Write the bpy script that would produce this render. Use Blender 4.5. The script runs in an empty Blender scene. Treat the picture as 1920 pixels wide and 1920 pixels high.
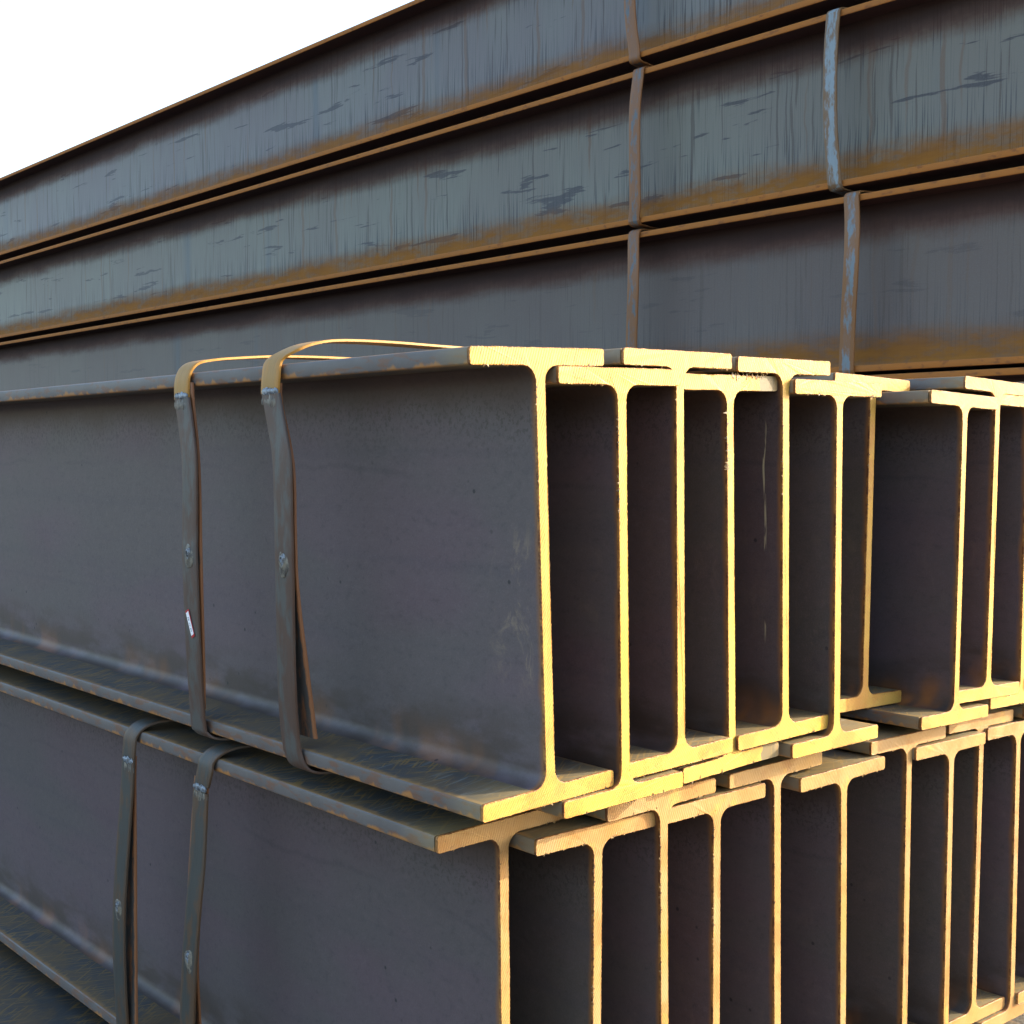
import bpy, bmesh, math, random
from mathutils import Vector, Matrix
R = math.radians
S = bpy.context.scene
Z0 = 1.47                       # eye height above the ground; stacks are given relative to the eye
# ------------------------------------------------------------------ camera
CF, CA, CP, CR = 2494.99, 0.713854, 0.0414677, 0.00300924
fwd = Vector((math.sin(CA), math.cos(CA), 0)); rt = Vector((math.cos(CA), -math.sin(CA), 0)); up = Vector((0, 0, 1))
f2 = fwd*math.cos(CP) - up*math.sin(CP); u2 = up*math.cos(CP) + fwd*math.sin(CP)
rr = rt*math.cos(CR) + u2*math.sin(CR); uu = u2*math.cos(CR) - rt*math.sin(CR)
cd = bpy.data.cameras.new('camera'); co = bpy.data.objects.new('camera', cd); S.collection.objects.link(co)
co.matrix_world = Matrix(((rr.x, uu.x, -f2.x, 0), (rr.y, uu.y, -f2.y, 0), (rr.z, uu.z, -f2.z, Z0), (0, 0, 0, 1)))
cd.sensor_fit = 'HORIZONTAL'; cd.sensor_width = 36; cd.lens = CF/1920*36; cd.clip_end = 2000; cd.clip_start = .02
S.camera = co
# ------------------------------------------------------------------ sky and sun
SUN_EL = 22.0; SUN_DIR = Vector((.885, -.465, 0)).normalized()      # towards the sun, horizontal
W = bpy.data.worlds.new('World'); S.world = W; W.use_nodes = True
nt = W.node_tree; sky = nt.nodes.new('ShaderNodeTexSky'); sky.sky_type = 'NISHITA'; sky.sun_disc = False
sky.sun_elevation = R(SUN_EL); sky.sun_rotation = math.atan2(SUN_DIR.x, SUN_DIR.y)
sky.air_density = 1.0; sky.dust_density = 3.0; sky.ozone_density = 1.0
bg = nt.nodes['Background']; bg.inputs[1].default_value = .15; nt.links.new(sky.outputs[0], bg.inputs[0])
sl = bpy.data.lights.new('sun', 'SUN'); sl.energy = 2.35; sl.angle = R(.5); sl.color = (1, .87, .66)
so = bpy.data.objects.new('sun', sl); S.collection.objects.link(so)
sd = Vector((SUN_DIR.x*math.cos(R(SUN_EL)), SUN_DIR.y*math.cos(R(SUN_EL)), math.sin(R(SUN_EL))))
so.rotation_euler = sd.to_track_quat('Z', 'Y').to_euler(); so.location = (8, -4, 8)
S.view_settings.view_transform = 'Standard'; S.view_settings.look = 'None'; S.view_settings.gamma = 1
S.view_settings.exposure = 2.2

# ------------------------------------------------------------------ node helper
class N:
    def __init__(s, name):
        s.m = bpy.data.materials.new(name); s.m.use_nodes = True; s.t = s.m.node_tree
        s.b = s.t.nodes['Principled BSDF']; s.tc = s.t.nodes.new('ShaderNodeTexCoord')
        s.oi = s.t.nodes.new('ShaderNodeObjectInfo')
        s.P = s.tc.outputs['Object']
        sp = s.t.nodes.new('ShaderNodeSeparateXYZ'); s.L(s.P, sp.inputs[0]); s.x, s.y, s.z = sp.outputs
        s.rnd = s.math('MULTIPLY', s.oi.outputs['Random'], 37.0)
    def L(s, a, b): s.t.links.new(a, b)
    def _in(s, sock, v):
        if isinstance(v, bpy.types.NodeSocket): s.L(v, sock)
        else: sock.default_value = v
    def math(s, op, a, b=0.0, c=0.0, clamp=False):
        n = s.t.nodes.new('ShaderNodeMath'); n.operation = op; n.use_clamp = clamp
        s._in(n.inputs[0], a); s._in(n.inputs[1], b); s._in(n.inputs[2], c); return n.outputs[0]
    def vec(s, sx=1, sy=1, sz=1, rnd=True, sh=0.0):
        n = s.t.nodes.new('ShaderNodeCombineXYZ')
        s._in(n.inputs[0], s.math('MULTIPLY_ADD', s.x, sx, sh))
        yy = s.math('MULTIPLY', s.y, sy); s._in(n.inputs[1], s.math('ADD', yy, s.rnd) if rnd else yy)
        s._in(n.inputs[2], s.math('MULTIPLY', s.z, sz)); return n.outputs[0]
    def noise(s, v, scale=1, detail=3, rough=.55, dist=0.0):
        n = s.t.nodes.new('ShaderNodeTexNoise'); s.L(v, n.inputs['Vector']); n.inputs['Scale'].default_value = scale
        n.inputs['Detail'].default_value = detail; n.inputs['Roughness'].default_value = rough
        n.inputs['Distortion'].default_value = dist; return n.outputs['Fac']
    def ramp(s, f, a, b, inv=False):
        n = s.t.nodes.new('ShaderNodeMapRange'); n.interpolation_type = 'SMOOTHSTEP'
        s._in(n.inputs['Value'], f); n.inputs['From Min'].default_value = a; n.inputs['From Max'].default_value = b
        n.inputs['To Min'].default_value = 1.0 if inv else 0.0; n.inputs['To Max'].default_value = 0.0 if inv else 1.0
        return n.outputs[0]
    def mix(s, f, a, b, mode='MIX'):
        n = s.t.nodes.new('ShaderNodeMix'); n.data_type = 'RGBA'; n.blend_type = mode
        s._in(n.inputs[0], f)
        for k, v in ((6, a), (7, b)): s._in(n.inputs[k], v if isinstance(v, bpy.types.NodeSocket) else (*v, 1))
        return n.outputs[2]
    def mul(s, *a):
        r = a[0]
        for b in a[1:]: r = s.math('MULTIPLY', r, b)
        return r
    def bump(s, h, strength, dist=.001):
        n = s.t.nodes.new('ShaderNodeBump'); n.inputs['Strength'].default_value = strength
        n.inputs['Distance'].default_value = dist; s.L(h, n.inputs['Height']); s.L(n.outputs[0], s.b.inputs['Normal'])
    def out(s, col, rough, metal=0.0, spec=.5):
        s._in(s.b.inputs['Base Color'], col if isinstance(col, bpy.types.NodeSocket) else (*col, 1))
        s._in(s.b.inputs['Roughness'], rough); s._in(s.b.inputs['Metallic'], metal)
        
        if spec is not None: s.b.inputs['Specular IOR Level'].default_value = spec
        return s.m

RUST_O = (.30, .115, .028); RUST_B = (.075, .03, .018); RUST_Y = (.32, .17, .045)
# beam local coordinates: z 0..0.5 up the section, x -0.098..0.098 across, y along the length

def mat_web_front(name, warm=0.0, dark=1.0, scuff=0.0, marks=False):
    n = N(name)
    big = n.noise(n.vec(1, 1.2, 3.2, sh=3), 2.2, 3, .5)
    col = n.mix(n.ramp(big, .38, .62), (.084, .070, .067), (.094, .068, .072))
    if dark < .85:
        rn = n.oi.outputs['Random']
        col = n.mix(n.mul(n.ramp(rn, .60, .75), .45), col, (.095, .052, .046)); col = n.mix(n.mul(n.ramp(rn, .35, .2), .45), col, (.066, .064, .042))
    rose = n.noise(n.vec(1, 2, 4, sh=9), 2.0, 2)
    col = n.mix(n.mul(n.ramp(rose, .52, .74), .25), col, (.085, .046, .058))
    band = n.noise(n.vec(1, .5, 30, sh=5), 1.0, 3)
    col = n.mix(n.mul(n.ramp(band, .5, .72), .22), col, (.05, .045, .055))
    ln = n.math('ABSOLUTE', n.math('ADD', n.math('SUBTRACT', n.z, .368), n.math('MULTIPLY', n.math('SUBTRACT', n.noise(n.vec(1, 2.5, 1, sh=12), 1.2, 4, .6), .5), .06)))
    col = n.mix(n.mul(n.ramp(ln, .0, .006, True), n.ramp(n.noise(n.vec(1, 2, 1, sh=13), 2, 2), .4, .6), .35), col, (.045, .038, .042))
    grain = n.noise(n.vec(1, 1, 1), 420, 2, .7)
    col = n.mix(n.mul(n.ramp(grain, .42, .75), .35), col, (.12, .105, .11))
    sc2 = n.noise(n.vec(1, 1, 1.6, sh=19), 75, 5, .72)
    col = n.mix(n.mul(n.ramp(sc2, .52, .70), .30), col, (.13, .10, .10)); col = n.mix(n.mul(n.ramp(sc2, .47, .32), .35), col, (.042, .036, .040))
    # speckled darker scale and warm rust dust below the upper fillet, brown band above the lower fillet
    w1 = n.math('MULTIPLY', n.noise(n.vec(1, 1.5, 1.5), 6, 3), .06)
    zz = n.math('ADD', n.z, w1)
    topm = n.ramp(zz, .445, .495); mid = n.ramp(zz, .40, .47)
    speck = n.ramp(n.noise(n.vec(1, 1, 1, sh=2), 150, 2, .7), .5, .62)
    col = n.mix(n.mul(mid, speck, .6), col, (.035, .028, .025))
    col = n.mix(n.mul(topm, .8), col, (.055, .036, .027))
    botm = n.ramp(zz, .075, .15, True)
    col = n.mix(n.mul(botm, n.ramp(n.noise(n.vec(1, 2, 6), 5, 4), .35, .6), .8), col, (.050, .036, .026))
    rb = n.ramp(zz, .05, .105, True)
    col = n.mix(n.mul(rb, n.ramp(n.noise(n.vec(1, 1, .6, sh=4), 9, 3), .48, .66), .35+.4*warm+(.25 if dark < .85 else 0)), col, RUST_O)
    # small dark pits
    vo = n.t.nodes.new('ShaderNodeTexVoronoi'); n.L(n.vec(1, 1, 1, sh=7), vo.inputs['Vector']); vo.inputs['Scale'].default_value = 34
    pit = n.mul(n.ramp(vo.outputs['Distance'], .05, .12, True), n.ramp(n.noise(n.vec(1, 1, 1, sh=8), 5, 2), .55, .60))
    col = n.mix(n.mul(pit, .85), col, (.018, .018, .02))
    # pale scuffs of dried dirt near the cut end
    sc = n.mul(n.ramp(n.noise(n.vec(1, 1.5, 1.0, sh=6), 19, 6, .75, .8), .50, .66), n.ramp(n.y, .035, .115, True), n.ramp(n.y, .008, .02),
               n.ramp(n.z, .10, .16), n.ramp(n.z, .26, .33, True))
    col = n.mix(n.mul(sc, scuff), col, (.27, .20, .125))
    if marks:
        cy = n.math('ABSOLUTE', n.math('SUBTRACT', n.math('SUBTRACT', n.y, .026), n.math('MULTIPLY', n.math('SUBTRACT', n.noise(n.vec(1, .1, 1, False, 3), 5, 2), .5), .03)))
        mk = n.mul(n.ramp(cy, .0008, .0022, True), n.ramp(n.noise(n.vec(1, 9, 1, sh=5), 14, 3), .50, .56), n.ramp(n.z, .12, .16), n.ramp(n.z, .40, .43, True))
        col = n.mix(mk, col, (.42, .36, .22))
    # rust dust creeping in from the cut
    ed = n.mul(n.ramp(n.math('ADD', n.y, n.math('MULTIPLY', n.noise(n.vec(1, 4, 1.5), 9, 4), .014)), .006, .016, True), .8)
    if dark < 1: col = n.mix(1-dark, col, (.012, .012, .016))  # carries the shade of the channels in the inner webs' colour
    col = n.mix(ed, col, (.22, .09, .02))
    n.bump(n.noise(n.vec(1, 1, 1), 160, 4, .7), .35, .0006)
    return n.out(col, n.math('MULTIPLY_ADD', big, .12, .46), 0, .28)

def mat_flange_front(name):
    n = N(name)
    ax = n.math('ABSOLUTE', n.x)
    edge = n.ramp(ax, .0966, .0974)
    big = n.noise(n.vec(3, 1.2, 1), 3, 3)
    top = n.mix(big, (.036, .046, .052), (.058, .052, .044))
    # raking scratches of orange rust
    def strokes(cx, cy, lo, hi, sh):
        p = n.math('ADD', n.math('MULTIPLY', n.x, cx), n.math('MULTIPLY', n.y, -cy)); q = n.math('ADD', n.math('MULTIPLY', n.x, cy), n.math('MULTIPLY', n.y, cx))
        bend = n.noise(n.vec(6, 6, 1, sh=sh), 1, 1)
        v = n.t.nodes.new('ShaderNodeCombineXYZ'); n._in(v.inputs[0], n.math('MULTIPLY_ADD', q, 260, n.math('MULTIPLY', bend, 5))); n._in(v.inputs[1], n.math('MULTIPLY', p, 16)); n._in(v.inputs[2], n.math('ADD', n.rnd, sh))
        return n.noise(v.outputs[0], 1, 1, .5)
    a = strokes(.93, .37, 0, 0, 3); b = strokes(.80, -.60, 0, 0, 11)
    zone = n.ramp(n.noise(n.vec(9, 3.0, 1, sh=1), 1.5, 3), .30, .52)
    scr = n.math('MAXIMUM', n.ramp(a, .58, .64), n.ramp(b, .59, .65))
    top = n.mix(n.mul(scr, zone, .75), top, (.22, .13, .035))
    c = strokes(.97, -.2, 0, 0, 21)
    top = n.mix(n.mul(n.ramp(c, .61, .67), n.math('MULTIPLY_ADD', n.ramp(n.y, .1, .5, True), .5, .15)), top, (.13, .15, .145))
    top = n.mix(n.mul(n.ramp(n.noise(n.vec(5, 3, 1, sh=33), 2, 4, .65), .42, .62), .65), top, (.12, .078, .035))
    rim = n.mul(n.ramp(n.math('ADD', ax, n.math('MULTIPLY', n.noise(n.vec(1, 60, 1), 1, 3), .02)), .098, .107), .8)
    top = n.mix(rim, top, (.25, .14, .05))
    # rolled edge: grey with orange runs hanging from its lower arris
    zc = n.math('FRACT', n.math('MULTIPLY', n.math('SUBTRACT', n.z, -.0001), 1/.481))   # 0..0.0395 in either flange
    drip = n.noise(n.vec(1, 42, 1, sh=4), 1, 2, .5, .6)
    dm = n.math('SUBTRACT', n.math('MULTIPLY', drip, .070), zc)
    dm = n.math('MAXIMUM', n.ramp(dm, .026, .036), n.mul(n.ramp(zc, .003, .0065, True), n.ramp(drip, .38, .5), .7))
    eg = n.mix(n.noise(n.vec(1, 14, 20, sh=2), 1, 3), (.075, .064, .058), (.14, .128, .118))
    eg = n.mix(n.mul(n.ramp(n.noise(n.vec(1, 26, 90, sh=6), 1, 3), .50, .62), .7), eg, (.15, .07, .035))
    eg = n.mix(n.mul(dm, .8), eg, (.36, .16, .04))
    col = n.mix(edge, top, eg)
    n_spec = .3
    # paler, dustier steel towards the cut
    ed = n.ramp(n.math('ADD', n.y, n.math('MULTIPLY', n.noise(n.vec(4, 4, 1), 6, 4), .04)), .02, .10, True)
    col = n.mix(n.mul(ed, .35), col, (.33, .25, .11))
    n.bump(n.noise(n.vec(1, 1, 1), 170, 4, .7), .4, .0006)
    return n.out(col, n.math('MULTIPLY_ADD', big, .2, .42), 0, n_spec)

def mat_web_rear(name, grey=(.155, .185, .195), grey2=(.145, .15, .175), orange=.9, streak=1.0, stain=1.0):
    n = N(name)
    big = n.noise(n.vec(1, 1.1, .8, sh=3), 1.6, 3)
    col = n.mix(n.ramp(big, .36, .64), grey, grey2)
    bl = n.ramp(n.noise(n.vec(1, 3.4, .25, sh=14), 1, 2), .62, .72)
    col = n.mix(n.mul(bl, .55), col, (.05, .085, .11))
    # rain runs: fine vertical lines, long ones and many short ones from the foot and the top
    wob = n.math('MULTIPLY', n.noise(n.vec(1, 3, 7, sh=5), 1, 2), 5.0)
    def runs(fy, fz, a, b, sh):
        v = n.t.nodes.new('ShaderNodeCombineXYZ'); n._in(v.inputs[0], sh)
        n._in(v.inputs[1], n.math('ADD', n.math('ADD', n.math('MULTIPLY', n.y, fy), n.math('MULTIPLY', wob, .25)), n.rnd))
        n._in(v.inputs[2], n.math('MULTIPLY', n.z, fz)); return n.ramp(n.noise(v.outputs[0], 1, 1, .5), a, b)
    s1 = runs(250, 3.5, .56, .63, 1.0); s2 = runs(75, 2.0, .62, .68, 4.0); s3 = runs(26, 1.0, .66, .72, 8.0)
    foot = n.ramp(n.math('ADD', n.z, n.math('MULTIPLY', n.noise(n.vec(1, 40, 1, sh=2), 1, 3), .16)), .19, .32, True)
    head = n.ramp(n.math('SUBTRACT', n.z, n.math('MULTIPLY', n.noise(n.vec(1, 50, 1, sh=6), 1, 3), .14)), .25, .36)
    hf = n.math('MAXIMUM', foot, head)
    col = n.mix(n.mul(s1, n.math('MULTIPLY_ADD', hf, .62, .25), streak), col, (.032, .034, .036))
    col = n.mix(n.mul(s2, .6*streak), col, (.055, .042, .033))
    col = n.mix(n.mul(s3, .55*streak), col, (.125, .070, .038))
    # lens-shaped dark patches where scale has lifted
    st = n.noise(n.vec(1, 2.2, 24, sh=31), 1, 5, .6, .2)
    st = n.math('ADD', st, n.math('MULTIPLY', n.math('SUBTRACT', n.noise(n.vec(1, .8, 3, sh=40), 1, 2), .5), .22))
    col = n.mix(n.mul(n.ramp(st, .612, .65), .75*stain), col, (.028, .026, .034))
    grain = n.noise(n.vec(1, 1, 1), 260, 2, .7)
    col = n.mix(n.mul(n.ramp(grain, .45, .75), .18), col, (.15, .15, .15))
    # brown rust and a painted shadow band under the top flange, orange along the foot
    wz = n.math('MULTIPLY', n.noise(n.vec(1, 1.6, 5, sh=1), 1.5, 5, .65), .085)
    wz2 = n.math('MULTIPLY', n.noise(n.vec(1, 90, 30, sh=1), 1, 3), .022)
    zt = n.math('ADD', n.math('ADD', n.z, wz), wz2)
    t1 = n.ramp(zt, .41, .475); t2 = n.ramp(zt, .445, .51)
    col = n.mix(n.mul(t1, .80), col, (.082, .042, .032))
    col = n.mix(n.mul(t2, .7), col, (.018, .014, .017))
    zb = n.math('SUBTRACT', n.z, wz)
    b1 = n.ramp(n.math('ADD', zb, wz2), .035, .115, True); b2 = n.ramp(zb, .0, .055, True)
    ob = n.mix(n.noise(n.vec(1, 5, 20, sh=12), 1.5, 5, .75), (.095, .036, .014), (.30, .125, .020))
    pat = n.math('MULTIPLY_ADD', n.ramp(n.noise(n.vec(1, 7, 22, sh=44), 1, 5, .7), .38, .58), .55, .45)
    col = n.mix(n.mul(b1, pat, orange), col, ob)
    col = n.mix(n.mul(b2, pat, .6*orange), col, (.27, .11, .018))
    n.bump(n.noise(n.vec(1, 1, 1), 120, 3, .7), .3, .0008)
    ru = n.math('MAXIMUM', b1, t1)
    n.L(n.math('MULTIPLY_ADD', ru, -.15, .24), n.b.inputs['Specular IOR Level'])
    return n.out(col, n.math('MULTIPLY_ADD', ru, .3, .5), 0, None)

def mat_flange_rear(name):
    n = N(name)
    c = n.noise(n.vec(1, 6, 20, sh=2), 1, 4, .6)
    col = n.mix(c, (.36, .125, .020), (.27, .115, .038))
    col = n.mix(n.mul(n.ramp(n.noise(n.vec(4, 30, 60, sh=5), 1, 3), .55, .7), .5), col, (.11, .048, .028))
    inner = n.ramp(n.math('ABSOLUTE', n.x), .095, .09699, True)
    col = n.mix(inner, col, n.mix(n.noise(n.vec(4, 2, 1, sh=8), 2, 3), (.03, .022, .03), (.07, .03, .02)))
    n.bump(c, .2, .001)
    return n.out(col, .75, 0, .12)

def mat_cut(name, a=(.56, .33, .036), b=(.52, .33, .055), c=(.42, .165, .018), yel=.6):
    n = N(name)
    big = n.noise(n.vec(1, 1, 1, sh=3), 9, 4, .6)
    col = n.mix(n.ramp(big, .30, .70), a, b)
    o = n.noise(n.vec(1, 1, 1, sh=9), 16, 4, .6)
    col = n.mix(n.mul(n.ramp(o, .46, .64), .7), col, c)
    y = n.noise(n.vec(1, 1, 1, sh=17), 22, 3, .6)
    col = n.mix(n.mul(n.ramp(y, .60, .68), yel), col, (.72, .44, .03))
    col = n.mix(n.math('MULTIPLY', n.oi.outputs['Random'], .32), col, (.30, .15, .04))
    # saw marks: steep diagonal lines
    d = n.math('ADD', n.math('MULTIPLY', n.x, 1.0), n.math('MULTIPLY', n.z, -.72))
    d = n.math('ADD', d, n.math('MULTIPLY', n.mul(n.z, n.z), .35))
    w = n.math('SINE', n.math('ADD', n.math('MULTIPLY', d, 1700.0), n.math('MULTIPLY', big, 7.0)))
    v = n.t.nodes.new('ShaderNodeCombineXYZ'); n._in(v.inputs[0], n.math('MULTIPLY', d, 420)); n._in(v.inputs[1], n.math('MULTIPLY', n.z, 14)); n._in(v.inputs[2], n.rnd)
    sn = n.noise(v.outputs[0], 1, 2)
    h = n.math('MULTIPLY_ADD', w, .35, sn)
    pt = n.ramp(n.noise(n.vec(1, 1, 1, sh=23), 170, 3, .75), .62, .68)
    col = n.mix(n.mul(pt, n.ramp(o, .42, .55), .6), col, (.09, .045, .02))
    col = n.mix(n.mul(n.ramp(h, .25, .75, True), .5), col, (.30, .17, .06))
    n.bump(h, .55, .0007)
    return n.out(col, .5, 0, .35)

def mat_rust(name, c1, c2, rough=.6, scale=30, sc=(1, 1, 1), spec=.4):
    n = N(name)
    a = n.noise(n.vec(*sc), scale, 4, .65)
    col = n.mix(n.ramp(a, .35, .65), c1, c2)
    n.bump(n.noise(n.vec(1, 1, 1), 220, 3), .4, .0008)
    return n.out(col, rough, 0, spec)

def mat_strap(name, steel, rust, amount=.5, edge=.7, wide=.50):
    n = N(name)           # strap local: y = across the band (-.5w..+.5w), z = height, x depth
    a = n.noise(n.vec(1, 1, .35, sh=2), 42, 4, .65)
    c = n.mix(n.noise(n.vec(1, 1, .5, sh=7), 18, 3), tuple(k*.7 for k in steel), steel)
    c = n.mix(n.mul(n.ramp(a, .62-.25*amount, .74-.2*amount), .9), c, rust)
    g = n.noise(n.vec(1, 6, .5, sh=5), 60, 3, .7)
    c = n.mix(n.mul(n.ramp(g, .5, .7), .35), c, tuple(k*.45 for k in steel))
    at = n.t.nodes.new('ShaderNodeAttribute'); at.attribute_name = 'across'
    e = n.ramp(n.math('ADD', n.math('ABSOLUTE', at.outputs['Fac']), n.math('MULTIPLY', n.noise(n.vec(1, 1, 1, sh=1), 40, 3), .34)), wide, wide+.09)
    c = n.mix(n.mul(e, edge), c, rust)
    n.bump(a, .35, .0015)
    return n.out(c, .55, .0, .4)

M = dict(
    web0=mat_web_front('mill_scale_web_outer', scuff=.42), web=mat_web_front('mill_scale_web_shaded', dark=.82, scuff=.1), web2=mat_web_front('mill_scale_web_shaded_warm', .9, .79, .08), web4=mat_web_front('mill_scale_web_shaded_scratched', .9, .72, .1, True), web3=mat_web_front('mill_scale_web_second', dark=.88), fl=mat_flange_front('mill_scale_flange'),
    cut=mat_cut('sawn_steel'), cut2=mat_cut('sawn_steel_tan', (.40, .225, .055), (.37, .25, .12), (.28, .115, .025), .3),
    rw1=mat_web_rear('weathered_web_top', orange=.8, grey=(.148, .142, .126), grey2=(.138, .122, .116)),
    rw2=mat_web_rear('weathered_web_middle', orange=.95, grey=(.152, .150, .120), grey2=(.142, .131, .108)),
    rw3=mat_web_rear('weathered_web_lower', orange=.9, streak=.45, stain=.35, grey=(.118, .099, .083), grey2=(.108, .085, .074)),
    rf=mat_flange_rear('rusty_flange'),
    arris=mat_rust('brown_arris', (.10, .035, .010), (.30, .14, .03), .6, 70),  # brown ring round each cut end, darker than its face
    burr=mat_rust('burr_metal', (.035, .022, .015), (.30, .19, .08), .5, 60),
    weld=mat_rust('weld_metal', (.03, .034, .038), (.19, .22, .25), .4, 220, spec=.6),
    oldweld=mat_rust('scorched_weld', (.05, .045, .04), (.17, .15, .11), .5, 90),
    sfront=mat_strap('strap_grey', (.082, .078, .068), (.070, .036, .022), .85, .5),
    stop=mat_strap('strap_ochre', (.36, .19, .030), (.40, .17, .018), .45, .5),
    sdark=mat_strap('strap_dark', (.042, .044, .038), (.075, .040, .018), .6, .6),
    sback=mat_strap('strap_inner_shaded', (.05, .045, .04), (.20, .08, .03), .4, 1.0),  # shadow behind the outer ply is built into this dark steel colour
    srear=mat_strap('strap_blue_grey', (.10, .12, .13), (.19, .075, .018), .92, .95, .42),
    srear3=mat_strap('strap_rust_brown', (.16, .20, .22), (.19, .080, .020), .92, .95, .38),
    srear2=mat_strap('strap_pale', (.22, .27, .29), (.15, .075, .022), .6, .9, .46),
)

# ------------------------------------------------------------------ object helpers
def link(o, parent=None):
    S.collection.objects.link(o)
    if parent: o.parent = parent
    return o
def mesh_obj(name, bm, mat, parent=None, sharp=28):
    me = bpy.data.meshes.new(name); bm.normal_update(); bm.to_mesh(me); bm.free()
    me.materials.append(mat)
    if sharp:
        for p in me.polygons: p.use_smooth = True
        me.set_sharp_from_angle(angle=R(sharp))
    return link(bpy.data.objects.new(name, me), parent)
def tag(o, label=None, cat=None, group=None, kind=None):
    if cat: o['kind'] = 'thing'
    if label: o['label'] = label
    if cat: o['category'] = cat
    if group: o['group'] = group
    if kind: o['kind'] = kind
    return o

# ------------------------------------------------------------------ section of the beam
H, BW, TF, TW, FR = .5, .197, .019, .0138, .018
HW = BW/2
def arc(cx, cz, r, a0, a1, n):
    return [(cx + r*math.cos(R(a0+(a1-a0)*i/n)), cz + r*math.sin(R(a0+(a1-a0)*i/n))) for i in range(n+1)]
def web_outline():
    w = TW/2; p = []
    e = .0003                       # web reaches just into the flange
    p += [(-w-FR, H-TF+e)] + arc(-w-FR, H-TF-FR, FR, 90, 0, 7)
    p += arc(-w-FR, TF+FR, FR, 0, -90, 7) + [(-w-FR, TF-e)]
    p += [(w+FR, TF-e)] + arc(w+FR, TF+FR, FR, 270, 180, 7)
    p += arc(w+FR, H-TF-FR, FR, 180, 90, 7) + [(w+FR, H-TF+e)]
    return p
def flange_outline(z0):
    r = .0035; z1 = z0+TF
    return (arc(-HW+r, z0+r, r, 180, 270, 3) + arc(HW-r, z0+r, r, 270, 360, 3)
            + arc(HW-r, z1-r, r, 0, 90, 3) + arc(-HW+r, z1-r, r, 90, 180, 3))
def full_outline():
    w = TW/2; r = .0035; p = []
    p += arc(-HW+r, r, r, 180, 270, 4) + arc(HW-r, r, r, 270, 360, 4) + arc(HW-r, TF-r, r, 0, 90, 4)
    p += arc(w+FR, TF+FR, FR, 270, 180, 8) + arc(w+FR, H-TF-FR, FR, 180, 90, 8)
    p += arc(HW-r, H-TF+r, r, 270, 360, 4) + arc(HW-r, H-r, r, 0, 90, 4) + arc(-HW+r, H-r, r, 90, 180, 4)
    p += arc(-HW+r, H-TF+r, r, 180, 270, 4) + arc(-w-FR, H-TF-FR, FR, 90, 0, 8)
    p += arc(-w-FR, TF+FR, FR, 0, -90, 8) + arc(-HW+r, TF-r, r, 90, 180, 4)
    return p
def extrude(pts, y0, y1, skew=0.0, segs=1, wave=None):
    bm = bmesh.new(); rings = []
    for k in range(segs+1):
        y = y0+(y1-y0)*k/segs
        rings.append([bm.verts.new((x + (wave(y, z) if wave else 0), y + (skew*x if k == 0 else 0), z)) for x, z in pts])
    n = len(pts)
    for k in range(segs):
        for i in range(n):
            j = (i+1) % n
            bm.faces.new((rings[k][i], rings[k][j], rings[k+1][j], rings[k+1][i]))
    bm.faces.new(rings[0][::-1]); bm.faces.new(rings[-1])
    bmesh.ops.recalc_face_normals(bm, faces=bm.faces)
    return bm
def resample(p, step):
    out = []; n = len(p)
    for i in range(n):
        a = p[i]; b = p[(i+1) % n]; d = math.hypot(b[0]-a[0], b[1]-a[1])
        if d < 1e-6: continue
        m = max(1, int(d/step))
        for k in range(m): out.append((a[0]+(b[0]-a[0])*k/m, a[1]+(b[1]-a[1])*k/m))
    return out
def outward(p):
    res = []; n = len(p)
    for i in range(n):
        a = p[i-1]; b = p[(i+1) % n]; t = (b[0]-a[0], b[1]-a[1]); l = math.hypot(*t) or 1
        res.append((t[1]/l, -t[0]/l))
    return res
CUT = resample(full_outline(), .0023); CUTN = outward(CUT)
WEBP = web_outline(); FT = flange_outline(H-TF); FB = flange_outline(0.0)
def cut_face(rg, skew, rough=1.0):
    """slab of sawn steel closing the section, with a torn, saw-toothed arris"""
    bm = bmesh.new(); n = len(CUT); amp = []; v = 0
    for i in range(n):
        v = .8*v + rg.uniform(-.00013, .00013)
        amp.append(v + (.00038 if i % 2 else -.0001)*rg.uniform(.2, 1.2)*rough)
    def ring(y, off, inset=0.0):
        out = []
        for i, (x, z) in enumerate(CUT):
            o = (amp[i] if off else 0) + .00025 - inset
            out.append(bm.verts.new((x + CUTN[i][0]*o, y + skew*x + (rg.uniform(-.0002, .0002) if off else 0), z + CUTN[i][1]*o)))
        return out
    r0 = ring(-.0022, True, .0007); r1 = ring(-.0016, True); r2 = ring(.0012, False)
    for a, b in ((r0, r1), (r1, r2)):
        for i in range(n):
            j = (i+1) % n; bm.faces.new((a[i], a[j], b[j], b[i])).material_index = 1
    bm.faces.new(r0[::-1]); bm.faces.new(r2)
    bmesh.ops.recalc_face_normals(bm, faces=bm.faces)
    return bm
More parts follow.
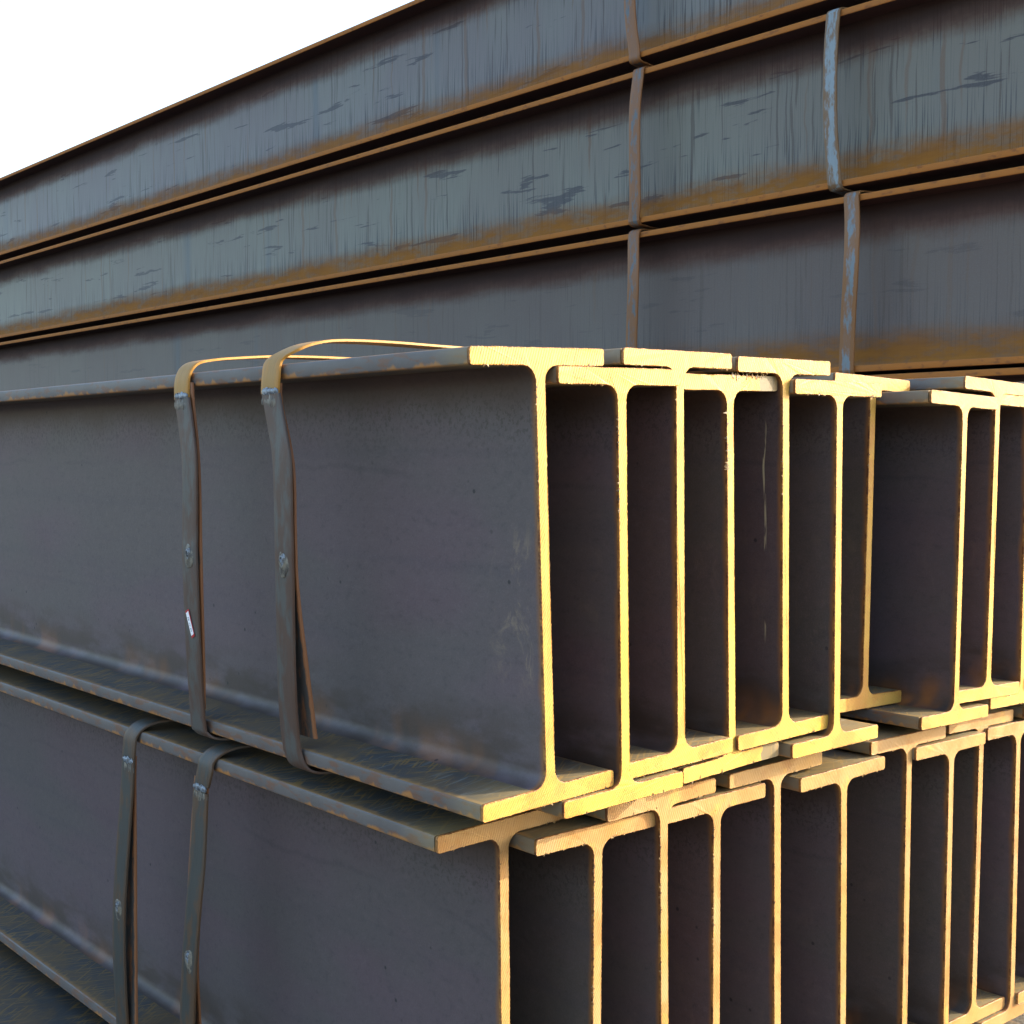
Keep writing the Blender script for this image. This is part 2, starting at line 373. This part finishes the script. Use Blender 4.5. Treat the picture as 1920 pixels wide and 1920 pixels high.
def burrs(rg, skew, count, zones, big_=False):
    bm = bmesh.new(); n = len(CUT)
    for _ in range(count):
        zn = rg.choice(zones); cand = zn[0] + rg.random()*(zn[1]-zn[0]); side = zn[2]
        if zn[3] == 'web':
            z = cand; x = side*TW/2; nx, nz = side, 0
        else:
            x = cand; z = side; nx, nz = 0, zn[4]
        l = rg.uniform(.0008, .0026)*(1.6 if rg.random() < .12 else 1)*(-1 if rg.random() < .45 else 1); w = rg.uniform(.0008, .002)
        tx, tz = -nz, nx
        if big_: l *= 2.2
        y = -.001+skew*x
        a = bm.verts.new((x+tx*w, y-.0016, z+tz*w)); b = bm.verts.new((x-tx*w, y-.0016, z-tz*w))
        c = bm.verts.new((x+nx*l+tx*rg.uniform(-w, w), y+(-.0018 if l < 0 else rg.uniform(-.002, .001)), z+nz*l+tz*rg.uniform(-w, w)))
        d = bm.verts.new((x, y+.002, z))
        for q in ((a, b, c), (b, d, c), (d, a, c), (a, d, b)): bm.faces.new(q)
    return bm
ZW = lambda a, b, s: (a, b, s, 'web', 0)
ZF = lambda a, b, z, d: (a, b, z, 'fl', d)

rg = random.Random(5)
def front_beam(v, s, zc, lean, skew, label, group, web='web', nb=26, zones=None, length=12.0, cut='cut'):
    th = R(lean)
    root = link(bpy.data.objects.new('steel_beam', None)); root.empty_display_size = .1
    root.location = (v - math.sin(th)*H/2, s, Z0 + zc - math.cos(th)*H/2); root.rotation_euler = (0, th, 0)
    tag(root, label, 'steel beam', group)
    ph = rg.uniform(0, 6)
    wv = lambda y, z: .0012*math.sin(y*1.3+ph)*min(1, max(0, (y-.1)))
    mesh_obj('web', extrude(WEBP, .001, length, 0, 20, wv), M[web], root)
    mesh_obj('flange', extrude(FT, .001, length, 0, 20, wv), M['fl'], root)
    mesh_obj('flange', extrude(FB, .001, length, 0, 20, wv), M['fl'], root)
    c = mesh_obj('cut_end', cut_face(rg, skew), M[cut], root, 0)
    c.data.materials.append(M['arris'])
    c['label'] = 'sawn end face, yellow with fresh rust'
    zs = zones or [ZW(.30, .46, -1), ZF(-.09, -.03, H-TF, -1), ZF(.03, .09, H-TF, -1), ZF(-.09, .09, 0, -1)]
    b = mesh_obj('burr', burrs(rg, skew, nb, zs, 'torn' in label), M['burr'], root, 0); b['kind'] = 'stuff'
    return root

ZU, ZL, DROP = -.12627, -.66319, .0226
ZG = -.66319-.54
# ------------------------------------------------------------------ ground
def ground():
    n = N('packed_ground')
    a = n.noise(n.vec(1, 1, 1, False), .8, 6, .6); b = n.noise(n.vec(1, 1, 1, False, 5), 30, 4, .7)
    c = n.mix(n.ramp(a, .35, .65), (.10, .088, .072), (.15, .135, .115)); c = n.mix(n.mul(n.ramp(b, .5, .7), .4), c, (.07, .06, .055))
    n.bump(b, .6, .02); m = n.out(c, .9, 0, .3)
    bm = bmesh.new(); L = 600
    k = 24
    g = [[bm.verts.new((-L+2*L*i/k, -L+2*L*j/k, 0)) for j in range(k+1)] for i in range(k+1)]
    for i in range(k):
        for j in range(k): bm.faces.new((g[i][j], g[i+1][j], g[i+1][j+1], g[i][j+1]))
    tag(mesh_obj('ground', bm, m, None, 0), kind='structure')
ground()

# ------------------------------------------------------------------ front stack, upper layer
G1 = 'I-beams of the upper front bundles'; G2 = 'I-beams of the second layer'; G3 = 'I-beams of the third layer'
U, D = ZU, ZU-DROP
upper = [
 (.9745, 1.0709, U-.0059, -2.28, .011, 'nearest steel I-beam, its whole grey web facing left behind the straps', 'web0', 40),
 (1.0915, 1.0659, D, -1.34, .003, 'I-beam directly right of the nearest upper beam, flange tucked under it', 'web', 60),
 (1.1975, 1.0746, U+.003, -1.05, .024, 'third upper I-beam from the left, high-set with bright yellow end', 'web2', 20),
 (1.3070, 1.0875, D+.002, -1.36, .051, 'fourth upper I-beam from the left, torn burrs on its top flange', 'web', 60),
 (1.4125, 1.0838, U+.0045, -.95, .015, 'fifth upper I-beam from the left, its web scratched by pale marks', 'web4', 40),
 (1.5175, 1.0756, D+.002, -.37, .004, 'sixth upper I-beam from the left, last before the wide recess', 'web', 30),
 (1.7164, 1.1615, U-.002, 1.28, .009, 'set-back I-beam in shade, its end face dull brown', 'web', 20),
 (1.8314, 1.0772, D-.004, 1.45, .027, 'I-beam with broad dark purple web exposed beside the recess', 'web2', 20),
 (1.9370, 1.0837, U-.002, 1.75, .005, 'second I-beam right of the recess, high-set in the upper layer', 'web', 20),
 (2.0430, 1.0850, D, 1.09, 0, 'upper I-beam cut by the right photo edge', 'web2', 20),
 (2.1500, 1.0800, U, .6, 0, 'upper I-beam just beyond the right photo edge', 'web', 0),
]
for (v, s, z, le, sk, lb, wb, nb) in upper:
    zs = None
    if 'directly right' in lb: zs = [ZW(.33, .45, -1)]*4 + [ZF(-.09, -.02, H-TF, -1), ZF(-.09, .09, 0, -1)]
    if 'fourth' in lb: zs = [ZF(.0, .09, H, 1)]*3 + [ZW(.38, .46, -1)]*2 + [ZF(-.09, .09, 0, -1)]
    front_beam(v, s, z, le, sk, lb, G1, wb, nb, zs)
# second layer
U, D = ZL, ZL-DROP
second = [
 (.9874, 1.1500, U-.0025, -.97, .03, 'leftmost second-layer I-beam, web broad and its end partly in shade', 'web3', 20),
 (1.1000, 1.1142, D, .11, -.007, 'second-layer I-beam whose flange end stands alone, second from left', 'web', 60),
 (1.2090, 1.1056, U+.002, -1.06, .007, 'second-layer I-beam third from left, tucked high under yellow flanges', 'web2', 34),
 (1.3150, 1.1120, D, -.45, 0, 'second-layer I-beam fourth from left, narrow dark gap on its left', 'web', 34),
 (1.4423, 1.1128, U+.002, -1.06, -.01, 'second-layer I-beam fifth from left, a shaded patch atop its web', 'web', 20),
 (1.5760, 1.1001, D, -.87, -.010, 'second-layer I-beam with a flange jutting into the sun below the recess', 'web', 24),
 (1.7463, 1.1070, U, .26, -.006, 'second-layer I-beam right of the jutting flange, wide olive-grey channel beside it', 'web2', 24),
 (1.8511, 1.0996, D, .53, -.005, 'second-layer I-beam with a low flat flange, third from right', 'web', 24),
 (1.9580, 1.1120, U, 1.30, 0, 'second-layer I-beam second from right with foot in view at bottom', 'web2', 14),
 (2.0650, 1.1050, D, .6, 0, 'rightmost second-layer I-beam by the photo edge', 'web', 14),
 (2.1720, 1.1000, U, .4, 0, 'second-layer I-beam beyond the right photo edge', 'web', 0),
]
for (v, s, z, le, sk, lb, wb, nb) in second:
    zs = [ZW(.27, .46, -1)]*3+[ZF(-.09, .09, H-TF, -1)] if nb >= 34 else None
    front_beam(v, s, z, le, sk, lb, G2, wb, nb, zs, cut='cut2')
# third layer
U, D = ZG, ZG-DROP
third = [(.868, 1.12, U, 'third-layer I-beam showing only its blue flange top at lower left'),
         (.976, 1.13, D, None), (1.082, 1.11, U, None), (1.19, 1.12, D, None), (1.297, 1.10, U, None), (1.405, 1.11, D, None), (1.512, 1.10, U, None),
         (1.620, 1.09, D, None), (1.728, 1.10, U, None), (1.835, 1.085, D, 'third-layer I-beam whose low flange end shows at the bottom right edge'),
         (1.942, 1.075, U, 'third-layer I-beam with sunlit flange end at the lower right corner'), (2.05, 1.07, D, 'third-layer I-beam outermost at the lower right corner')]
for (v, s, z, lb) in third:
    if lb is None: continue
    front_beam(v, s, z, 0, 0, lb, G3, 'web', 0 if v < 1.8 else 10, cut='cut2' if v < 1.9 else 'cut')

# ------------------------------------------------------------------ rear stack
def rear_beam(v, y0, zc, label, webmat, group='I-beams of the tall rear stack', length=15.0):
    root = link(bpy.data.objects.new('steel_beam', None)); root.location = (v, y0, Z0+zc-H/2)
    tag(root, label, 'steel beam', group)
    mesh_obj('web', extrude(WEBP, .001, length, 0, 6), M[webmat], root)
    for f in (FT, FB): mesh_obj('flange', extrude(f, .001, length, 0, 6), M['rf'], root)
    mesh_obj('cut_end', cut_face(rg, 0), M['cut'], root, 0).data.materials.append(M['arris'])
VR = 3.2115+HW
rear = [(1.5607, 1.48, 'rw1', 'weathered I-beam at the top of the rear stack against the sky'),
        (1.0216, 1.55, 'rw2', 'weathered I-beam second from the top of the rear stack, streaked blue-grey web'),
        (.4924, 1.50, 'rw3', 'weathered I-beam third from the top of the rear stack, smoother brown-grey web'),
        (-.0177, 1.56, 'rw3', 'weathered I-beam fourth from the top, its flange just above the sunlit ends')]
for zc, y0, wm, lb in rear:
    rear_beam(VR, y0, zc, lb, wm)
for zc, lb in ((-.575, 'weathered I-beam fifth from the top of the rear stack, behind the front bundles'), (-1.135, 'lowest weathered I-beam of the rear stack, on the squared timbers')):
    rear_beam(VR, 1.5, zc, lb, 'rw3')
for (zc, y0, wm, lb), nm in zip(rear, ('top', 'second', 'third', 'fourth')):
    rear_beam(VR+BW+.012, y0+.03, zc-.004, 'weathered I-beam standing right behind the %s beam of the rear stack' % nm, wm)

# timbers that carry both stacks
def timber(x0, x1, y, z0, z1, label):
    m = M.get('wood') or M.setdefault('wood', mat_rust('grey_timber', (.16, .12, .08), (.26, .21, .15), .85, 12, (1, 8, 8)))
    bm = bmesh.new(); bmesh.ops.create_cube(bm, size=1)
    for v_ in bm.verts: v_.co = Vector(((x0+x1)/2+v_.co.x*(x1-x0), v_.co.y*.1, (z0+z1)/2+v_.co.z*(z1-z0)))
    bmesh.ops.bevel(bm, geom=bm.edges[:], offset=.006, segments=2, affect='EDGES')
    o = mesh_obj('timber', bm, m); o.location.y = y
    tag(o, label, 'timber', 'timbers under the stacks')
timber(3.15, 3.7, 2.2, 0, Z0-1.387, 'squared timber under the rear stack, nearer the beam ends')
timber(3.15, 3.7, 9.0, 0, Z0-1.387, 'squared timber under the rear stack, far along it')

# ------------------------------------------------------------------ straps
def smooth_path(pts, sub=5):
    out = []; n = len(pts)
    for i in range(n-1):
        p0 = pts[max(0, i-1)]; p1 = pts[i]; p2 = pts[i+1]; p3 = pts[min(n-1, i+2)]
        for k in range(sub):
            t = k/sub
            out.append(tuple(.5*((2*b)+(-a+c)*t+(2*a-5*b+4*c-d)*t*t+(-a+3*b-3*c+d)*t**3) for a, b, c, d in zip(p0, p1, p2, p3)))
    out.append(tuple(pts[-1])); return out
def band(path, w, t, y_ref, bow=.0):
    """flat bar along path of (x, y, z); width runs along Y, thickness to the outside"""
    P = smooth_path(path); n = len(P); bm = bmesh.new(); rings = []; ly = bm.verts.layers.float.new('across')
    for i, p in enumerate(P):
        a = P[max(0, i-1)]; b = P[min(n-1, i+1)]
        tx, tz = b[0]-a[0], b[2]-a[2]; l = math.hypot(tx, tz) or 1; nx, nz = -tz/l, tx/l       # left normal in XZ
        jw = w*(1+rg.uniform(-.012, .012)); ring = []
        for (dy, dn) in ((-.5, 0), (-.5, .35), (-.485, .85), (-.46, 1), (-.25, 1), (0, 1), (.25, 1), (.46, 1), (.485, .85), (.5, .35), (.5, 0), (.25, 0), (0, 0), (-.25, 0)):
            q = dn*t - bow*(dy*2)**2
            vv = bm.verts.new((p[0]+nx*q, p[1]-y_ref+dy*jw, p[2]+nz*q)); vv[ly] = dy; ring.append(vv)
        rings.append(ring)
    m = len(rings[0])
    for i in range(n-1):
        for j in range(m): bm.faces.new((rings[i][j], rings[i][(j+1) % m], rings[i+1][(j+1) % m], rings[i+1][j]))
    bm.faces.new(rings[0]); bm.faces.new(rings[-1])
    bmesh.ops.recalc_face_normals(bm, faces=bm.faces)
    return bm
def lumpy(w, d, h, seed, nseg=22):
    """ragged bead of weld lying across a band: long in Y"""
    r = random.Random(seed); bm = bmesh.new(); rings = []
    for i in range(nseg+1):
        y = -w/2+w*i/nseg; k = max(.25, math.sin(math.pi*(i+.5)/(nseg+1))**.35)*r.uniform(.65, 1.25); ring = []
        for j in range(8):
            a = 2*math.pi*j/8
            ring.append(bm.verts.new((-math.cos(a)*d*k*.5, y+r.uniform(-.0006, .0006), math.sin(a)*h*k*.5+r.uniform(-.001, .001))))
        rings.append(ring)
    for i in range(nseg):
        for j in range(8): bm.faces.new((rings[i][j], rings[i][(j+1) % 8], rings[i+1][(j+1) % 8], rings[i+1][j]))
    bm.faces.new(rings[0]); bm.faces.new(rings[-1]); bmesh.ops.recalc_face_normals(bm, faces=bm.faces)
    return bm
def spot(r0, seed):
    """spot weld: a raised, drooping ring with a burnt hole in the middle; faces -X"""
    r = random.Random(seed); bm = bmesh.new(); n = 28; rings = []
    prof = ((1.0, 0), (.86, .0011), (.66, .0009), (.5, .0024), (.36, .0028), (.27, .0016), (.2, -.0012))
    for rad, hh in prof:
        ring = []
        for j in range(n):
            a = 2*math.pi*j/n; k = r0*rad*(1+.12*math.sin(3*a+seed)+r.uniform(-.05, .05))
            ring.append(bm.verts.new((-hh+r.uniform(-.0002, .0002), k*.85*math.cos(a), k*1.25*math.sin(a)-r0*.25*rad)))
        rings.append(ring)
    for i in range(len(prof)-1):
        for j in range(n): bm.faces.new((rings[i][j], rings[i][(j+1) % n], rings[i+1][(j+1) % n], rings[i+1][j]))
    bm.faces.new(rings[-1]); bmesh.ops.recalc_face_normals(bm, faces=bm.faces)
    return bm
def strap_root(y, x, z, label, group):
    r = link(bpy.data.objects.new('steel_strap', None)); r.location = (0, y, Z0); r.empty_display_size = .05
    return tag(r, label, 'strap', group)
def place(o, x, y, z, tilt=0):
    o.location = (x, y, z); o.rotation_euler = (0, tilt, 0); return o
SW, ST = .0415, .0032
GS = 'flat steel straps round the front bundles'
# paths run from the top (right) over the edge and down, so that the left normal points outwards: reversed below
def front_strap(name_y, over, down, weld, spots, inner, label, mt, md, mi, seed):
    vr = .862 if name_y < 1.7 and down[-1][2] > 0 else .88
    over = [(x, y*x/vr, z*x/vr) if x < vr+.004 else (x, y, z) for x, y, z in over]
    zlo = -.397 if vr < .87 else -9
    down = [(x, y*min(x, vr+.018)/vr, max(zlo, z*min(x, vr+.018)/vr)) for x, y, z in down]
    r = strap_root(name_y, 0, 0, label, GS)
    # travelling downwards on the left face (tz<0): left normal = (-tz, tx) = +x, so travel upwards for an outward normal
    a = mesh_obj('upper_band', band(over[::-1] if over[0][2] > over[-1][2] else over, SW, ST, name_y), M[mt], r)
    b = mesh_obj('lower_band', band(down, SW, ST, name_y), M[md], r)
    if inner: mesh_obj('inner_band', band(inner, SW*.96, ST, name_y), M[mi], r)
    w = mesh_obj('weld_seam', lumpy(SW*.9, .004, .009, seed), M['weld'], r, 50)
    place(w, weld[0], weld[1]-name_y, weld[2])
    w2 = mesh_obj('weld_seam', lumpy(SW*.98, .003, .018, seed+9), M['oldweld'], r, 50)
    place(w2, weld[0]+.0005, weld[1]-name_y, weld[2]-.012)
    for (x, y, z) in spots:
        place(mesh_obj('spot_weld', spot(.0135, seed+3), M['oldweld'], r, 45), x, y-name_y, z)
        place(mesh_obj('spot_weld', spot(.0068, seed+5), M['weld'], r, 45), x-.0012, y-name_y, z+.003)
    return r
# upper bundle, farther strap
front_strap(1.67,
  over=[(1.62, 1.690, .129), (1.40, 1.688, .137), (1.20, 1.684, .1430), (1.10, 1.683, .1440), (1.0, 1.682, .1410), (.93, 1.681, .1350), (.895, 1.682, .1305), (.872, 1.684, .124), (.8615, 1.687, .107), (.8600, 1.690, .078)][::-1],
  down=[(.96, 1.614, -.3820), (.915, 1.626, -.3835), (.898, 1.633, -.3838), (.8875, 1.639, -.3815), (.8815, 1.644, -.3760), (.879, 1.6475, -.3690), (.873, 1.654, -.3257), (.865, 1.662, -.253), (.860, 1.6695, -.1358), (.860, 1.6685, -.1064), (.858, 1.6683, -.0112), (.8585, 1.678, .040), (.858, 1.689, .080)],
  weld=(.8555, 1.682, .082), spots=[(.8568, 1.6650, -.1345)],
  inner=[(.878, 1.6796, -.3506), (.872, 1.6689, -.2819), (.866, 1.6632, -.1418), (.865, 1.6656, -.0111), (.864, 1.6778, .0688), (.8635, 1.680, .10)],
  label='steel strap farther from the cut ends on the upper bundle, bearing a white sticker', mt='stop', md='sfront', mi='sback', seed=1)
# upper bundle, nearer strap
front_strap(1.43,
  over=[(1.62, 1.450, .131), (1.40, 1.446, .139), (1.20, 1.44, .1455), (1.09, 1.436, .1465), (1.0, 1.434, .1465), (.935, 1.432, .1440), (.900, 1.432, .138), (.878, 1.436, .129), (.8655, 1.445, .117), (.8605, 1.4525, .098), (.8595, 1.4545, .078)][::-1],
  down=[(.97, 1.370, -.3840), (.925, 1.382, -.3855), (.905, 1.391, -.3868), (.8935, 1.398, -.3850), (.8865, 1.4035, -.3790), (.8830, 1.4065, -.3690), (.8810, 1.409, -.3560), (.877, 1.4134, -.3259), (.870, 1.4186, -.2602), (.861, 1.4220, -.1348), (.859, 1.4236, -.0953), (.857, 1.4266, -.0097), (.8575, 1.4388, .0365), (.857, 1.453, .078)],
  weld=(.8545, 1.4450, .080), spots=[(.8578, 1.4200, -.1290)],
  inner=[(.895, 1.4214, -.3517), (.882, 1.4212, -.2601), (.869, 1.4218, -.1601), (.866, 1.4214, -.0944), (.865, 1.4241, -.0096), (.864, 1.4484, .0626), (.8635, 1.450, .09)],
  label='steel strap nearer the cut ends on the upper bundle, its inner end hanging loose', mt='stop', md='sfront', mi='sback', seed=2)
# second layer, farther strap (partly below the frame)
front_strap(1.92,
  over=[(1.50, 1.80, -.4045), (1.10, 1.86, -.4045), (.98, 1.870, -.404), (.93, 1.876, -.4035), (.905, 1.884, -.4055), (.889, 1.892, -.413), (.8805, 1.899, -.427), (.8780, 1.905, -.447), (.8775, 1.909, -.468)][::-1],
  down=[(.905, 1.920, -.933), (.888, 1.925, -.9320), (.879, 1.930, -.92), (.874, 1.9383, -.8861), (.868, 1.9476, -.7874), (.868, 1.9459, -.7025), (.871, 1.9325, -.6154), (.875, 1.9143, -.5117), (.8765, 1.908, -.462)],
  weld=(.8735, 1.9005, -.463), spots=[(.8648, 1.9190, -.693)],
  inner=[(.882, 1.9112, -.9211), (.881, 1.9081, -.8698), (.881, 1.9080, -.7703), (.881, 1.9066, -.6050), (.881, 1.9065, -.5066), (.881, 1.904, -.455)],
  label='steel strap farther from the ends on the second layer, opened away from its inner ply', mt='sdark', md='sdark', mi='sback', seed=3)
front_strap(1.69,
  over=[(1.50, 1.60, -.4045), (1.10, 1.62, -.4045), (1.0, 1.628, -.404), (.94, 1.637, -.4035), (.910, 1.645, -.4045), (.891, 1.653, -.411), (.8815, 1.659, -.423), (.8785, 1.664, -.437), (.8775, 1.674, -.460)][::-1],
  down=[(.905, 1.727, -.932), (.888, 1.727, -.9315), (.879, 1.7265, -.92), (.874, 1.7254, -.8861), (.870, 1.7224, -.8150), (.868, 1.7138, -.7191), (.869, 1.7006, -.6385), (.873, 1.6859, -.5587), (.8765, 1.6775, -.469)],
  weld=(.8735, 1.6705, -.4615), spots=[(.8650, 1.6900, -.706)],
  inner=[(.886, 1.7079, -.8592), (.883, 1.7078, -.8044), (.877, 1.7029, -.7094), (.875, 1.6885, -.6216), (.877, 1.6836, -.5530), (.880, 1.6790, -.4813), (.881, 1.676, -.45)],
  label='steel strap nearer the ends on the second layer, greenish-brown bend over its flange', mt='sdark', md='sdark', mi='sback', seed=4)

# rear straps: one band each, folded over the two flange edges
def rear_strap(y, ztop, zbot, mids, label, mat, w=.050, wt=None):
    xf = 3.2085
    r = strap_root(y, 0, 0, label, 'flat steel straps round the rear stack')
    pts = [(xf+.11, y+.01, zbot-.010), (xf+.03, y, zbot-.009), (xf+.006, y, zbot-.006), (xf-.002, y, zbot+.004)] + \
          [(xf-.003-dx, yy, zz) for (yy, zz, dx) in mids] + \
          [(xf-.002, mids[-1][0] if wt is None else wt, ztop-.004), (xf+.006, mids[-1][0], ztop+.006), (xf+.03, mids[-1][0]-.004, ztop+.009), (xf+.11, mids[-1][0]-.02, ztop+.010)]
    mesh_obj('band', band(pts, w, .004, y, bow=.0006), M[mat], r)
    return r
rear_strap(3.092, 1.8143, 1.3070, [(3.0915, 1.335, 0), (3.100, 1.40, .004), (3.1075, 1.5045, .008), (3.105, 1.65, .006), (3.10, 1.78, .001)],
           'rusty steel strap on the top rear beam, cut by the photo top', 'srear')
rear_strap(3.089, 1.2683, .7750, [(3.0885, .785, 0), (3.080, .83, .004), (3.0787, .891, .007), (3.080, 1.02, .008), (3.0812, 1.152, .006), (3.073, 1.245, .001)],
           'rusty steel strap on the second rear beam, above the sunlit ends', 'srear')
rear_strap(3.094, .7420, .2428, [(3.092, .27, 0), (3.0922, .384, .004), (3.080, .52, .012), (3.0783, .594, .012), (3.086, .70, .004), (3.088, .73, .001)],
           'bent steel strap on the third rear beam, its foot hidden by front beams', 'srear')
rear_strap(2.297, 1.2683, .7750, [(2.2975, .785, 0), (2.300, .83, .003), (2.3081, .926, .006), (2.312, 1.04, .007), (2.3134, 1.153, .004), (2.309, 1.255, .001)],
           'pale bare-metal steel strap on the second rear beam near the right edge', 'srear2', .047)
rear_strap(2.25, .7420, .2428, [(2.2485, .262, 0), (2.243, .35, .005), (2.2370, .4204, .010), (2.2256, .539, .018), (2.2272, .644, .012), (2.236, .71, .003), (2.2396, .735, .001)],
           'kinked steel strap on the third rear beam, orange where it bends at the top', 'srear3', .050)

# ------------------------------------------------------------------ sticker on the farther strap
def sticker():
    # outline in the plane of the band (local y along the beam, z up); four corners of the slanted paper
    def slab(c, x0, x1):
        bm = bmesh.new(); f = [bm.verts.new((x0, y, z)) for y, z in c]; b = [bm.verts.new((x1, y, z)) for y, z in c]; n = len(c)
        bm.faces.new(f); bm.faces.new(b[::-1])
        for i in range(n): bm.faces.new((f[i], b[i], b[(i+1) % n], f[(i+1) % n]))
        bmesh.ops.recalc_face_normals(bm, faces=bm.faces); return bm
    root = link(bpy.data.objects.new('paper_label', None)); root.location = (.8592, 1.6660, Z0-.231); root.rotation_euler = (0, -.055, 0)
    tag(root, 'small white paper sticker with a red border on the farther front strap', 'sticker')
    o = [(.0135, .0165), (.0045, .0205), (-.0095, -.0155), (-.0010, -.0200)]
    i = [(.0115, .0140), (.0048, .0175), (-.0073, -.0130), (-.0006, -.0165)]
    def mt(n, c):
        k = N(n); g = k.noise(k.vec(1, 1, 1), 300, 2); return k.out(k.mix(g, tuple(q*.9 for q in c), c), .6, 0, .3)
    mesh_obj('border', slab(o, 0, .0004), mt('red_print', (.42, .03, .03)), root, 0)
    mesh_obj('paper', slab(i, -.0004, -.00005), mt('white_paper', (.80, .80, .80)), root, 0)
    ink = mt('dark_ink', (.10, .12, .15)); bm = bmesh.new()
    # three clumps of worn characters running down the slip
    for (t, ch) in ((.24, 'B'), (.33, 'E'), (.50, 'L'), (.57, 'V'), (.74, 'B'), (.82, 'N')):
        cy = .0083+(-.0040-.0083)*t; cz = .0150+(-.0148-.0150)*t
        strokes = {'B': [(-1, -1, -1, 1), (-1, 1, .6, .6), (.6, .6, -1, 0), (-1, 0, .8, -.6), (.8, -.6, -1, -1)],
                   'E': [(-1, -1, -1, 1), (-1, 1, 1, 1), (-1, 0, .6, 0), (-1, -1, 1, -1)], 'L': [(-1, 1, -1, -1), (-1, -1, 1, -1)],
                   'V': [(-1, 1, 0, -1), (0, -1, 1, 1)], 'N': [(-1, -1, -1, 1), (-1, 1, 1, -1), (1, -1, 1, 1)]}[ch]
        for (a, b, c, d) in strokes:
            # characters turned to read down the slip
            p = Vector((cy+b*-.0011-a*.0002, cz-a*.0009)); q = Vector((cy+d*-.0011-c*.0002, cz-c*.0009)); t2 = (q-p).normalized(); nn = Vector((-t2.y, t2.x))*.00022
            vs = [bm.verts.new((-.0006, k.x, k.y)) for k in (p+nn, q+nn, q-nn, p-nn)]; vb = [bm.verts.new((-.00042, k.x, k.y)) for k in (p+nn, q+nn, q-nn, p-nn)]
            bm.faces.new(vs); bm.faces.new(vb[::-1])
            for k in range(4): bm.faces.new((vs[k], vb[k], vb[(k+1) % 4], vs[(k+1) % 4]))
    mesh_obj('print', bm, ink, root, 0)
sticker()
